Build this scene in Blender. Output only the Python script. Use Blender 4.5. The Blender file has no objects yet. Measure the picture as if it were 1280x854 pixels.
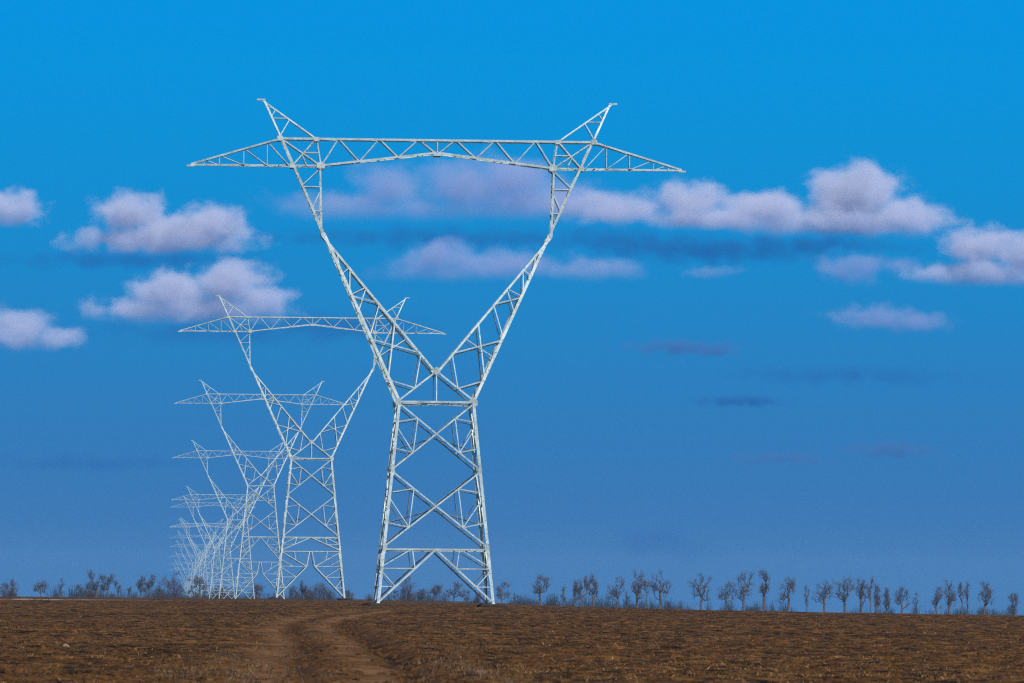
import bpy, math, random
import numpy as np
from mathutils import Vector, Matrix
sc = bpy.context.scene
COL = sc.collection
R = math.radians
F = 7111.0; EYE = 1.7

# ------------------------------------------------------------------ camera
cam_d = bpy.data.cameras.new('camera'); cam = bpy.data.objects.new('camera', cam_d); COL.objects.link(cam)
sc.camera = cam
cam_d.sensor_width = 36.0; cam_d.lens = 200.0; cam_d.clip_start = 1.0; cam_d.clip_end = 200000.0
PITCH = math.atan(304.75/F); ROLL = R(0.45)
CM = Matrix.Rotation(math.pi/2+PITCH, 4, 'X') @ Matrix.Rotation(ROLL, 4, 'Z')
cam.matrix_world = Matrix.Translation((0, 0, EYE)) @ CM
cam_d.dof.use_dof = True; cam_d.dof.focus_distance = 470.0; cam_d.dof.aperture_fstop = 6.3
CM3 = CM.to_3x3()
def ray(x, y):
    v = CM3 @ Vector(((x-640)/F, -(y-427)/F, -1)); return v / v.y
def at(x, y, Y):
    r = ray(x, y); return Vector((r.x*Y, Y, EYE + r.z*Y))
def horizon_y(x): return 731.75 + (x-640)*math.tan(ROLL)

# ------------------------------------------------------------------ towers along the line
DIR = ray(209, horizon_y(209)); DIR.z = 0; DIR.normalize()
YAW = math.atan2(-DIR.x, DIR.y)
D1 = 461.8
T1 = at(541.4, 757, D1); T1.z = 0
# (distance ratio, leg height added, base height relative to the eye)
TW = [(1, 0, -1.70), (1.865, 1, -2.33), (2.88, 2, -3.75), (3.83, 2, -7.0), (4.85, 1, -7.9), (5.9, 2, -9.7), (6.95, 1, -9.2),
      (8.0, 2, -9.6), (9.1, 2, -12.9), (10.4, 2, -15.6), (11.8, 1, -15.9), (12.9, 0, -16.8), (14.0, 0, -21.5)]
TPOS = [T1 + DIR*(r-1)*D1 for r, e, z in TW]
PY = np.array([-400, 380, 470, 620] + [p.y for p in TPOS[1:]] + [9400, 40000.])
PZ = np.array([0, 0, 0.0, -0.12] + [z+EYE for r, e, z in TW[1:]] + [-62, -200.])
def sstep(t): t = np.clip(t, 0, 1); return t*t*(3-2*t)
def gz(X, Y):
    X = np.asarray(X, float); Y = np.asarray(Y, float)
    # average the profile a little so that the crest is rounded
    p = (np.interp(Y-70, PY, PZ)+2*np.interp(Y, PY, PZ)+np.interp(Y+70, PY, PZ))/4
    e = 1.25*sstep((X+40)/90)*sstep((Y-350)/400)
    e = e + .0026*np.clip(Y-900, 0, 9000)*sstep((X+120)/420)
    return p - e - 0.006*np.clip(X, 0, 400)*sstep((Y-150)/200)
def hit(x, y):
    Y = 60.0
    r = ray(x, y)
    while Y < 1200:
        if EYE + r.z*Y <= float(gz(r.x*Y, Y)): break
        Y += 0.5
    return (r.x*Y, Y)

# ------------------------------------------------------------------ helpers
def tag(o, label=None, cat=None, group=None, kind=None):
    if label: o['label'] = label
    if cat: o['category'] = cat
    if group: o['group'] = group
    if kind: o['kind'] = kind
    return o
def mk(name, verts, faces, mat, parent=None, smooth=False):
    me = bpy.data.meshes.new(name)
    if isinstance(verts, np.ndarray):
        nv = len(verts); nf, k = faces.shape
        me.vertices.add(nv); me.vertices.foreach_set('co', verts.astype(np.float32).ravel())
        me.loops.add(nf*k); me.loops.foreach_set('vertex_index', faces.astype(np.int32).ravel())
        me.polygons.add(nf); me.polygons.foreach_set('loop_start', np.arange(0, nf*k, k, dtype=np.int32))
        me.update(calc_edges=True)
    else:
        me.from_pydata(verts, [], faces)
    if smooth: me.polygons.foreach_set('use_smooth', [True]*len(me.polygons))
    me.materials.append(mat)
    o = bpy.data.objects.new(name, me); COL.objects.link(o)
    if parent: o.parent = parent
    return o
def empty(name, loc, rz=0):
    o = bpy.data.objects.new(name, None); COL.objects.link(o); o.location = loc; o.rotation_euler = (0, 0, rz); o.empty_display_size = .5
    return o
def mat(name):
    m = bpy.data.materials.new(name); m.use_nodes = True
    n = m.node_tree.nodes; return m, n, m.node_tree.links, n['Principled BSDF']
def ramp(n, stops, interp='LINEAR'):
    r = n.new('ShaderNodeValToRGB'); r.color_ramp.interpolation = interp
    els = r.color_ramp.elements
    while len(els) < len(stops): els.new(0.5)
    for e, (p, c) in zip(els, stops): e.position = p; e.color = (*c, 1)
    return r
def noise(n, l, vec, scale, detail=4, rough=.55):
    t = n.new('ShaderNodeTexNoise'); t.inputs['Scale'].default_value = scale; t.inputs['Detail'].default_value = detail
    t.inputs['Roughness'].default_value = rough
    if vec is not None: l.new(vec, t.inputs['Vector'])
    return t

# ------------------------------------------------------------------ materials
def m_steel():
    m, n, l, b = mat('galvanised_steel')
    tc = n.new('ShaderNodeTexCoord')
    t = noise(n, l, tc.outputs['Object'], 1.3, 6, .65)
    r = ramp(n, [(.3, (.36, .45, .44)), (.55, (.6, .71, .7)), (.75, (.78, .88, .87))])
    l.new(t.outputs['Fac'], r.inputs['Fac'])
    t2 = noise(n, l, tc.outputs['Object'], 8.0, 3, .6)
    r2 = ramp(n, [(.34, (.2, .22, .2)), (.41, (1, 1, 1))])
    l.new(t2.outputs['Fac'], r2.inputs['Fac'])
    mx = n.new('ShaderNodeMix'); mx.data_type = 'RGBA'; mx.blend_type = 'MULTIPLY'; mx.inputs['Factor'].default_value = 1
    l.new(r.outputs['Color'], mx.inputs['A']); l.new(r2.outputs['Color'], mx.inputs['B'])
    l.new(mx.outputs['Result'], b.inputs['Base Color'])
    b.inputs['Metallic'].default_value = .35; b.inputs['Roughness'].default_value = .5
    return m
def m_plain(name, c, rough=.9, var=.25, scale=3):
    m, n, l, b = mat(name)
    tc = n.new('ShaderNodeTexCoord'); t = noise(n, l, tc.outputs['Object'], scale, 5)
    r = ramp(n, [(.3, tuple(x*(1-var) for x in c)), (.7, tuple(x*(1+var) for x in c))])
    l.new(t.outputs['Fac'], r.inputs['Fac']); l.new(r.outputs['Color'], b.inputs['Base Color'])
    b.inputs['Roughness'].default_value = rough
    b.inputs['Specular IOR Level'].default_value = .15
    return m
STEEL = m_steel()
FOOT = m_plain('dark_footing', (.035, .025, .02), scale=2)
CONC = m_plain('footing_concrete', (.22, .2, .18))
BARK = m_plain('bark', (.13, .085, .06), scale=.8)
TWIG = m_plain('twigs', (.09, .055, .038), scale=.5)
TWIG2 = m_plain('reddish_twigs', (.1, .05, .04), scale=.5)
SCRUB = m_plain('scrub', (.075, .06, .055), scale=.05)
STRAW = m_plain('straw', (.23, .13, .048), var=.6, scale=.6)
DRY = m_plain('dry_grass', (.15, .1, .06), var=.5, scale=.7)
CLOD = m_plain('clod_earth', (.06, .026, .0065), var=.7, scale=1.7)
STONE = m_plain('pale_stone', (.22, .17, .12))

# ------------------------------------------------------------------ lattice members
class MB:
    def __init__(s): s.v = []; s.f = []; s.k = 0
    def L(s, p, q, d1, d2, w, t=.018, w2=None):
        """angle iron from p to q, corner on the line, flanges along d1 and d2"""
        a = (q-p)
        if a.length < 1e-4: return
        a.normalize()
        d1 = d1 - a*d1.dot(a); d1.normalize()
        d2 = d2 - a*d2.dot(a); d2 = d2 - d1*d2.dot(d1); d2.normalize()
        w2 = w2 or w
        prof = [(0, 0), (w, 0), (w, t), (t, t), (t, w2), (0, w2)]
        b = len(s.v)
        for e in (p, q):
            for x, y in prof: s.v.append(tuple(e + d1*x + d2*y))
        for i in range(6):
            j = (i+1) % 6; s.f.append((b+i, b+j, b+6+j, b+6+i))
        s.f.append((b+5, b+4, b+3, b+2, b+1, b)); s.f.append(tuple(b+6+i for i in range(6)))
    def brace(s, p, q, n, w, t=.014):
        """face member: flat flange in the face, outstanding flange inward on the upper edge; n = outward normal"""
        p = Vector(p); q = Vector(q); n = Vector(n).normalized()
        s.k += 1
        off = -n*(.022 + .0033*(s.k % 11))
        p = p+off; q = q+off
        a = (q-p).normalized(); sd = a.cross(n)
        if sd.length < 1e-5: return
        sd.normalize()
        if n.y > .5:
            if sd.x*.45 + sd.z*.7 < 0: sd = -sd      # rear standing flange turned sunward and made overlong, shaped to shade its flat
        elif sd.z < 0 or (abs(sd.z) < 1e-4 and sd.x < 0): sd = -sd
        s.L(p + sd*w/2, q + sd*w/2, -sd, -n, w, t, w*(1.7 if n.y > .5 else .85))
    def box(s, c, hx, hy, hz):
        b = len(s.v); c = Vector(c)
        for dx in (-1, 1):
            for dy in (-1, 1):
                for dz in (-1, 1): s.v.append((c.x+dx*hx, c.y+dy*hy, c.z+dz*hz))
        for f in ((0, 1, 3, 2), (4, 6, 7, 5), (0, 4, 5, 1), (2, 3, 7, 6), (0, 2, 6, 4), (1, 5, 7, 3)): s.f.append(tuple(b+i for i in f))
    def plate(s, c, pts, n, t=.02):
        """polygonal gusset plate, pts given as offsets in the face plane, extruded by t along n"""
        n = Vector(n).normalized(); c = Vector(c); b = len(s.v); k = len(pts)
        for sg in (0, 1):
            for p in pts: s.v.append(tuple(c + Vector(p) + n*(.004 + t*sg)))
        s.f.append(tuple(b+i for i in range(k))[::-1]); s.f.append(tuple(b+k+i for i in range(k)))
        for i in range(k):
            j = (i+1) % k; s.f.append((b+i, b+j, b+k+j, b+k+i))
    def build(s, name, m, parent): return mk(name, s.v, s.f, m, parent)
def lerp(a, b, t): return a + (b-a)*t

BW, PW, SW = .23, .12, .08       # leg, primary and secondary widths (m)
def tower_parts(kind):
    """one tower with its parts; every height is measured from the waist, then lifted"""
    ext = (0, 4.75, 10.1)[kind]
    H0 = 16.4 + ext
    slope = (4.75-3.1)/16.4
    root = empty('transmission_tower', (0, 0, 0))
    hw = lambda z: 3.1 + slope*(H0 - z)            # half width of the square body at height z
    WZ = H0
    faces = [((0, -1, 0), lambda u, z: Vector((u*hw(z), -hw(z), z))), ((0, 1, 0), lambda u, z: Vector((-u*hw(z), hw(z), z))),
             ((-1, 0, 0), lambda u, z: Vector((-hw(z), -u*hw(z), z))), ((1, 0, 0), lambda u, z: Vector((hw(z), u*hw(z), z)))]
    # legs
    for sx in (-1, 1):
        for sy in (-1, 1):
            m = MB(); P = Vector((sx*hw(0.0), sy*hw(0.0), 0.0)); Q = Vector((sx*3.1, sy*3.1, WZ))
            m.L(P, Q, Vector((-sx, 0, 0)), Vector((0, -sy, 0)), BW, .025)
            # splice plates
            for zz in (ext + 4.6, ext + 10.9):
                c = P.lerp(Q, zz/WZ)
                m.plate(c + Vector((-sx*.13, 0, 0)), [(-.11, 0, -.45), (.11, 0, -.45), (.11, 0, .45), (-.11, 0, .45)], (0, sy, 0))
            if sx == 1 and sy == 1:     # step bolts
                for i in range(int(WZ/.45)):
                    c = P.lerp(Q, (i+.8)*.45/WZ); m.box(c + Vector((.07*(-1)**i, -.02, 0)), .11, .014, .014)
            lg = m.build('leg', STEEL, root)
            f = MB()
            # concrete stub rising from a flat dark mound
            ring = []
            for (rr, zz) in ((1.0, -.8), (.85, 0), (.66, .11), (.4, .15)):
                k0 = len(f.v)
                for i in range(14):
                    a = 2*math.pi*i/14; q = 1 + .13*math.sin(i*2.3+sx) + .08*math.cos(i*4.1+sy)
                    f.v.append((P.x + rr*q*math.cos(a), P.y + rr*q*math.sin(a), zz))
                ring.append(k0)
            for a_, b_ in zip(ring, ring[1:]):
                for i in range(14): f.f.append((a_+i, a_+(i+1) % 14, b_+(i+1) % 14, b_+i))
            f.f.append(tuple(ring[-1]+i for i in range(14)))
            ft = f.build('footing', FOOT, lg)
    def panelX(m, n, pt, zt, zb):
        TL, TR, BL, BR = pt(-1, zt), pt(1, zt), pt(-1, zb), pt(1, zb)
        m.brace(TL, BR, n, PW); m.brace(TR, BL, n, PW)
        if n[1] > 0:
            for s in (-1, 1): m.brace(pt(s*.02, lerp(zt, zb, .5)), pt(s, lerp(zt, zb, .69)), n, SW*1.3)
        for s in (-1, 1):
            T, B = pt(s, zt), pt(s, zb); T2, B2 = pt(-s, zt), pt(-s, zb)
            A = T.lerp(B2, .235); C = B.lerp(T2, .265)
            m.brace(A, pt(s, lerp(zt, zb, .29)), n, SW); m.brace(A, C, n, SW)
            m.brace(pt(s, lerp(zt, zb, .33)), C, n, SW); m.brace(pt(s, lerp(zt, zb, .67)), C, n, SW)
    z1 = WZ-5.55; z2 = WZ-11.78
    for n, pt in faces:
        m = MB()
        panelX(m, n, pt, WZ-.05, z1); panelX(m, n, pt, z1, z2)
        m.brace(pt(-1, z2-.12), pt(1, z2-.12), n, PW*1.15)
        if kind == 0:
            zt = z2-.12; M = pt(0, zt)
            for s in (-1, 1):
                foot = pt(s, .12); m.brace(M, foot, n, PW*1.2)
                def on(z): return foot.lerp(M, (z-.12)/(zt-.12))
                m.brace(pt(s, 2.95), on(2.95), n, SW*1.2); m.brace(pt(s, 1.5), on(1.5), n, SW*1.1)
                m.brace(pt(s, 3.05), pt(s*.46, zt), n, SW); m.brace(pt(s*.44, zt), on(2.95), n, SW)
                m.brace(pt(s, 2.85), on(1.5), n, SW)
        else:
            mid = (0, 2.25, 6.0)[kind]
            zt = z2-.12; zm = z2-mid; M = pt(0, zt)
            for s in (-1, 1):
                low = pt(s, zm+.15); m.brace(M, low, n, PW)
                on = lambda z: low.lerp(M, (z-zm-.15)/(zt-zm-.15))
                if kind == 1:
                    m.brace(pt(s, lerp(zt, zm, .5)), on(lerp(zt, zm, .5)), n, SW); m.brace(pt(s*.5, zt), on(lerp(zt, zm, .5)), n, SW)
                    m.brace(pt(s, lerp(zt, zm, .5)), pt(s*.5, zt), n, SW)
                else:
                    for a, b in ((.3, .0), (.62, .3)):
                        za = lerp(zt, zm, a); m.brace(pt(s, za), on(za), n, SW); m.brace(pt(s, za), on(lerp(zt, zm, b)) if b else pt(s*.45, zt), n, SW)
                        m.brace(on(za), pt(s*.45, zt) if not b else pt(s, lerp(zt, zm, b)), n, SW)
            m.brace(pt(-1, zm), pt(1, zm), n, PW*1.1)
            zk = zm - 2.25 - (.5 if kind == 2 else 0)
            for s in (-1, 1):
                K = pt(s*.13, zk); foot = pt(s, .12)
                m.brace(foot, K, n, PW*1.2); m.brace(K, pt(s*.04, zm), n, PW); m.brace(pt(s, zm), K, n, PW)
                on = lambda z: foot.lerp(K, (z-.12)/(zk-.12))
                m.brace(pt(s, zk), K, n, SW*1.2); m.brace(pt(s*.55, zm), K.lerp(pt(s, zm), .42), n, SW)
                za, zb = lerp(zk, 0, .33), lerp(zk, 0, .66)
                m.brace(pt(s, za), on(za), n, SW); m.brace(pt(s, zb), on(zb), n, SW)
                m.brace(pt(s, za), on(zb), n, SW); m.brace(pt(s, zk), on(za), n, SW); m.brace(pt(s, lerp(zk, zm, .5)), K.lerp(pt(s, zk), .5), n, SW)
        # gussets on this face
        nn = Vector(n); ax = Vector((-n[1], n[0], 0))
        for s in (-1, 1):
            for zz in (z1, z2):
                c = pt(s, zz) - ax*(.2*s if n[1] < 0 or n[0] > 0 else .2*s)*1
                c = pt(s*.955, zz)
                m.plate(c, [tuple(ax*-.16+Vector((0, 0, -.22))), tuple(ax*.16+Vector((0, 0, -.22))), tuple(ax*.16+Vector((0, 0, .22))), tuple(ax*-.16+Vector((0, 0, .22)))], n, .012)
        m.build('lattice_bracing', STEEL, root)
    # waist frame with its inner cross and the plan bracing below
    m = MB()
    for n, pt in faces: m.brace(pt(-1, WZ), pt(1, WZ), n, .16)
    m.brace((-3.05, -3.05, WZ-.2), (3.05, 3.05, WZ-.2), (0, 0, -1), SW); m.brace((3.05, -3.05, WZ-.24), (-3.05, 3.05, WZ-.24), (0, 0, -1), SW)
    m.build('waist_frame', STEEL, root); m = MB()
    for zz in (z1, z2-.3):
        h = hw(zz)
        for a, b in (((-h, 0), (0, -h)), ((0, -h), (h, 0)), ((h, 0), (0, h)), ((0, h), (-h, 0))):
            if zz != z1: m.brace((a[0]*.98, a[1]*.98, zz), (b[0]*.98, b[1]*.98, zz), (0, 0, -1), SW)
    m.build('plan_bracing', STEEL, root); m = MB()
    # the centre post and the two ties that carry the crotch
    CZ = WZ+2.5
    dep = lambda z: np.interp(z-WZ, [0, 2.5, 13.6, 19.2, 21.4, 24.6], [3.1, 2.75, .85, .75, .75, .12])
    for sy in (-1, 1):
        n = (0, sy, 0); C = Vector((0, sy*dep(CZ), CZ))
        m.brace((0, sy*3.1, WZ), C, n, SW)
        for s in (-1, 1): m.brace((s*3.1, sy*3.1, WZ+.05), C, n, PW*1.15)
        m.plate(C, [(-.3, 0, -.12), (0, 0, -.36), (.3, 0, -.12), (.3, 0, .2), (0, 0, .34), (-.3, 0, .2)], n, .03)
    for s in (-1, 1): m.brace((0, -dep(CZ), CZ), (0, dep(CZ), CZ-.05*s), (0, 0, -1), PW)
    m.build('crotch_tie', STEEL, root)
    # fork arms: outer chord dead straight to the horn, inner chord crotch to knee
    xo = lambda z: 3.1 + .452*(z-WZ)
    xi = lambda z: np.interp(z-WZ, [2.5, 13.6, 19.15, 21.4], [.05, 9.27, 9.43, 9.81])
    KZ, BZ, TZ, HZ = WZ+13.6, WZ+19.15, WZ+21.4, WZ+24.6
    for s in (-1, 1):
        m = MB()
        def O(z, sy): return Vector((s*xo(z), sy*dep(z), z))
        def I(z, sy): return Vector((s*xi(z), sy*dep(z), z))
        w = lambda v: WZ + v - 16.4
        for sy in (-1, 1):
            n = (0, sy, 0); iy = Vector((0, -sy, 0))
            m.L(O(WZ, sy), O(KZ, sy), Vector((-s, 0, .3)), iy, .23, .022)
            m.L(O(KZ, sy), O(TZ, sy), Vector((-s, 0, .3)), iy, .19, .022)
            m.L(I(CZ, sy), I(KZ, sy), Vector((s, 0, -.6)), iy, .17, .02)
            m.L(I(KZ, sy), I(BZ, sy), Vector((s, 0, 0)), iy, .15, .02)
            D = Vector((s*3.1, sy*3.1, WZ)).lerp(I(CZ, sy), .45)
            E = [(O(w(18.17), sy), D), (D, I(w(20.35), sy)), (O(w(18.2), sy), I(w(22.9), sy)), (O(w(20.), sy), I(w(21.6), sy)),
                 (O(w(21.5), sy), I(w(20.35), sy)), (O(w(21.55), sy), I(w(24.4), sy)), (O(w(25.), sy), I(w(24.4), sy)),
                 (O(w(23.6), sy), I(w(25.7), sy)), (O(w(25.05), sy), I(w(25.7), sy)), (O(w(25.1), sy), I(w(27.3), sy)),
                 (O(w(26.7), sy), I(w(27.3), sy)), (O(w(26.75), sy), I(w(28.6), sy)), (O(w(28.5), sy), I(w(28.6), sy)),
                 (O(w(33.85), sy), I(w(33.85), sy)), (O(w(31.9), sy), I(w(31.9), sy)), (O(w(33.9), sy), I(w(35.4), sy)),
                 (O(w(32.), sy), I(w(33.75), sy)), (O(w(31.1), sy), I(w(31.8), sy))]
            for k, (p, q) in enumerate(E): m.brace(p, q, n, PW*.85 if k in (0, 4, 6, 2) else SW*.95)
            m.plate(I(KZ, sy), [(-.12, 0, -.14), (.12, 0, -.14), (.12, 0, .16), (-.12, 0, .16)], n)
            m.plate(Vector((s*3.1, sy*3.1, WZ)), [(-.2, 0, -.3), (.2, 0, -.3), (.22, 0, .1), (.08, 0, .3), (-.08, 0, .3), (-.22, 0, .1)], n, .03)
        # lacing between the front and the back chord
        zo = [w(v) for v in (16.5, 19, 21.5, 23.6, 25, 26.7, 28.5, 30, 31.9, 33.85, 35.5)]
        for i, (a, b) in enumerate(zip(zo, zo[1:])):
            sy = 1 if i % 2 else -1
            m.brace(O(a, sy), O(b, -sy), (s, 0, -.45), SW*.9); m.brace(O(b, -1), O(b, 1), (s, 0, -.45), SW*.8)
        zi = [w(v) for v in (18.95, 20.35, 21.6, 22.9, 24.4, 25.7, 27.3, 28.6, 30, 31.9, 33.85, 35.5)]
        for i, (a, b) in enumerate(zip(zi, zi[1:])):
            sy = -1 if i % 2 else 1
            m.brace(I(a, sy), I(b, -sy), (-s, 0, .8), SW*.8); m.brace(I(b, -1), I(b, 1), (-s, 0, .8), SW*.7)
        m.build('fork_arm', STEEL, root)
        # earth wire horn
        m = MB(); T = WZ+24.5; tipx = s*xo(T)
        for sy in (-1, 1):
            n = (0, sy, 0); tip = Vector((tipx, sy*.1, T)); a = O(TZ, sy); b = I(TZ, sy)
            m.L(a, tip, Vector((-s, 0, .2)), Vector((0, -sy, 0)), .15, .018); m.L(b, tip, Vector((s, 0, -.4)), Vector((0, -sy, 0)), .12, .016)
            A = lambda t: a.lerp(tip, t)
            B = lambda t: b.lerp(tip, t)
            m.brace(A(.52), B(.52), n, SW*.8); m.brace(A(.8), B(.8), n, SW*.7); m.brace(A(.03), B(.5), n, SW*.8); m.brace(A(.54), B(.76), n, SW*.7)
        for t in (.25, .52, .8): m.brace(Vector((lerp(s*xo(TZ), tipx, t), -lerp(.75, .1, t), lerp(TZ, T, t))), Vector((lerp(s*xo(TZ), tipx, t), lerp(.75, .1, t), lerp(TZ, T, t))), (s, 0, 0), SW*.7)
        m.box((tipx+s*.16, 0, T+.03), .34, .13, .07)
        m.build('earth_wire_horn', STEEL, root)
        # outer side arm
        m = MB(); tx = s*20.0
        def top(x): return lerp(TZ, BZ+.12, (x-12.77)/(20-12.77))
        def dy(x): return lerp(.75, .12, (x-12.)/8)
        for sy in (-1, 1):
            n = (0, sy, 0); iy = Vector((0, -sy, 0))
            m.L(Vector((s*12.77, sy*.75, TZ)), Vector((tx, sy*.12, BZ+.14)), Vector((0, 0, -1)), iy, .14, .018, .2)
            m.L(Vector((s*9.5, sy*.76, BZ-.06)), Vector((tx, sy*.12, BZ-.06)), Vector((0, 0, 1)), iy, .14, .018, .2)
            Bp = lambda x: Vector((s*x, sy*dy(x), BZ)); Tp = lambda x: Vector((s*x, sy*dy(x), top(x)))
            for x, x2 in ((13.8, 12.0), (15.7, 13.8), (17.66, 15.7), (18.9, 17.66)):
                m.brace(Bp(x), Tp(x), n, SW*.75); m.brace(Tp(x), Bp(x2), n, SW*.75)
        xs = (12.77, 13.8, 15.7, 17.66, 18.9)
        for i, (a, b) in enumerate(zip(xs, xs[1:])):
            q = 1 if i % 2 else -1
            m.brace((s*a, q*dy(a), BZ), (s*b, -q*dy(b), BZ), (0, 0, -1), SW*.8); m.brace((s*a, -q*dy(a), top(a)), (s*b, q*dy(b), top(b)), (0, 0, 1), SW*.8)
        m.box((tx+s*.02, 0, BZ-.07), .3, .2, .075)
        m.build('side_arm', STEEL, root)
    # cross beam
    m = MB(); CB = WZ+20.3
    bot = lambda x: lerp(CB, BZ, min(abs(x)/9.43, 1))
    for sy in (-1, 1):
        n = (0, sy, 0); iy = Vector((0, -sy, 0)); y = sy*.75
        m.L(Vector((-12.77, y, TZ+.03)), Vector((12.77, y, TZ+.03)), Vector((0, 0, -1)), iy, .17, .02)
        for s in (-1, 1):
            m.L(Vector((s*9.43, y, BZ-.05)), Vector((s*.02, y, CB-.05)), Vector((0, 0, 1)), iy, .16, .02)
            pts = [(9.43, 0), (8.03, 1), (6.33, 0), (4.72, 1), (3.16, 0), (1.5, 1), (.12, 0)]
            P3 = [Vector((s*x, y, TZ if k else bot(x))) for x, k in pts]
            for a, b in zip(P3, P3[1:]): m.brace(a, b, n, SW*1.15)
            OB, IB, OT, IT = Vector((s*11.76, y, BZ)), Vector((s*9.43, y, BZ)), Vector((s*12.77, y, TZ)), Vector((s*9.81, y, TZ))
            m.brace(OT, IB, n, PW*.9); m.brace(IT, OB, n, PW*.9); m.brace(IB, IT, n, PW*.9)
            X = OT.lerp(IB, .52); m.brace(X, Vector((s*9.6, y, X.z)), n, SW*.9); m.brace(X, Vector((s*10.6, y, BZ)), n, SW*.8)
            m.plate(IB, [(-.3, 0, -.16), (0, 0, -.36), (.3, 0, -.16), (.34, 0, .14), (.1, 0, .34), (-.1, 0, .34), (-.34, 0, .14)], n, .03)
            m.plate(OT, [(-.22, 0, -.25), (.22, 0, -.25), (.24, 0, .1), (0, 0, .3), (-.24, 0, .1)], n, .03)
            m.plate(OB, [(-.2, 0, -.18), (.2, 0, -.18), (.2, 0, .2), (-.2, 0, .2)], n, .025)
            m.plate(IT, [(-.2, 0, -.25), (.2, 0, -.25), (.2, 0, .08), (-.2, 0, .08)], n, .025)
        m.brace((0, y, CB), (0, y, TZ), n, SW*1.2)
    tx = [-12.77, -11.3, -9.81, -8.03, -6.35, -4.72, -3.16, -1.5, 0, 1.5, 3.16, 4.72, 6.35, 8.03, 9.81, 11.3, 12.77]
    for i, (a, b) in enumerate(zip(tx, tx[1:])):
        q = .75 if i % 2 else -.75
        m.brace((a, q, TZ), (b, -q, TZ), (0, 0, 1), SW*.8)
        if abs(a) < 10 and abs(b) < 10: m.brace((a, q, bot(a)), (b, -q, bot(b)), (0, 0, -1), SW*.8)
        m.brace((b, -.75, bot(b)), (b, .75, bot(b)), (0, 0, -1), SW*.8)
    m.build('cross_beam', STEEL, root)
    for x in (0, -9.43, 9.43):
        m = MB(); zc = (CB if x == 0 else BZ)-.16
        m.box((x, 0, zc), .3 if x == 0 else .2, .82, .075)
        m.build('hanger_plate', STEEL, root)
    return root

def children(o): return [c for c in bpy.data.objects if c.parent == o]
def copy_tree(o, parent=None):
    c = o.copy(); COL.objects.link(c)
    if parent: c.parent = parent
    for ch in children(o): copy_tree(ch, c)
    return c
protos = {}
TL = ['tall pale steel lattice pylon with a wide cross beam, nearest and largest of the line',
      'steel lattice pylon just behind the largest one, its right horn showing through the fork',
      'third pylon of the receding line, left of and behind the second pylon legs',
      'fourth pylon of the receding line, half the apparent size of the second',
      'small distant pylon, fifth along the line, its horn the higher of the close pair',
      'small distant pylon, sixth along the line, its beam close under that of the fifth',
      'seventh pylon of the line, its beam well below the sixth pylon beam',
      'eighth pylon of the line, its beam almost level with the seventh pylon beam',
      'ninth pylon of the line, pale and tiny, fifth from its far end',
      'tenth pylon of the line, pale and tiny, fourth from its far end',
      'eleventh pylon of the line, very faint, third from its far end',
      'twelfth pylon of the line, very faint, last but one',
      'last and faintest pylon of the line, its beam lowest, just above the bare tree']
for i, ((r, k, z), p) in enumerate(zip(TW, TPOS)):
    if k not in protos: o = protos[k] = tower_parts(k)
    else: o = copy_tree(protos[k])
    base = float(gz(p.x, p.y)) if i < 3 else z+EYE
    o.location = (p.x, p.y, base + .12); o.rotation_euler = (0, 0, YAW)
    tag(o, TL[i], 'pylon', 'lattice pylons receding in a line')

# ------------------------------------------------------------------ ground sheet
rng = np.random.default_rng(7)
LAT = rng.random((512, 512))
def vnoise(X, Y, wl, ox=0):
    x = X/wl + 137.3 + ox; y = Y/wl + 71.9 + ox*1.7
    xi = np.floor(x).astype(int); yi = np.floor(y).astype(int); fx = x-xi; fy = y-yi
    fx = fx*fx*(3-2*fx); fy = fy*fy*(3-2*fy)
    a = LAT[xi % 512, yi % 512]; b = LAT[(xi+1) % 512, yi % 512]; c = LAT[xi % 512, (yi+1) % 512]; d = LAT[(xi+1) % 512, (yi+1) % 512]
    return (a*(1-fx)+b*fx)*(1-fy) + (c*(1-fx)+d*fx)*fy - .5
def pl_dist(X, Y, pts):
    best = np.full(X.shape, 1e9)
    for (ax, ay), (bx, by) in zip(pts, pts[1:]):
        dx, dy = bx-ax, by-ay; t = np.clip(((X-ax)*dx+(Y-ay)*dy)/(dx*dx+dy*dy), 0, 1)
        best = np.minimum(best, np.hypot(X-ax-t*dx, Y-ay-t*dy))
    return best
def path(px):
    P = [hit(x, y) for x, y in px]
    # carry the track on towards and past the viewer
    (ax, ay), (bx, by) = P[0], P[1]
    P.insert(0, (ax-(bx-ax)*.9, ay-(by-ay)*.9)); P.insert(0, (P[0][0]+.4, -60.))
    # smooth
    out = P
    for _ in range(2):
        q = [out[0]]
        for a, b in zip(out, out[1:]): q += [(a[0]*.75+b[0]*.25, a[1]*.75+b[1]*.25), (a[0]*.25+b[0]*.75, a[1]*.25+b[1]*.75)]
        q.append(out[-1]); out = q
    return out
RUT_R = path([(527, 854), (506, 831), (482, 815), (454, 798), (428, 785), (424, 779), (446, 773), (494, 766.5), (530, 765.5), (600, 763)])
RUT_L = path([(370, 854), (378, 834), (387, 806), (364, 786), (372, 778), (400, 771), (446, 766), (480, 762)])
LANE = path([(478, 854), (470, 837), (446, 806), (415, 785), (412, 778), (446, 770), (480, 764)])
LANE2 = path([(330, 854), (345, 825), (352, 800), (345, 786), (360, 776), (395, 769)])
def axis(*seg):
    out = [seg[0][0]]
    for a, b, s0, s1 in seg:
        x = a
        while x < b:
            t = (x-a)/(b-a); x += s0*(s1/s0)**t; out.append(min(x, b))
    return np.array(sorted(set(np.round(out, 4))))
xs = axis((-5000, -60, 400, 4), (-60, -16, 1.2, .22), (-16, 12, .13, .13), (12, 50, .2, .9), (50, 5000, 2, 400))
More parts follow.
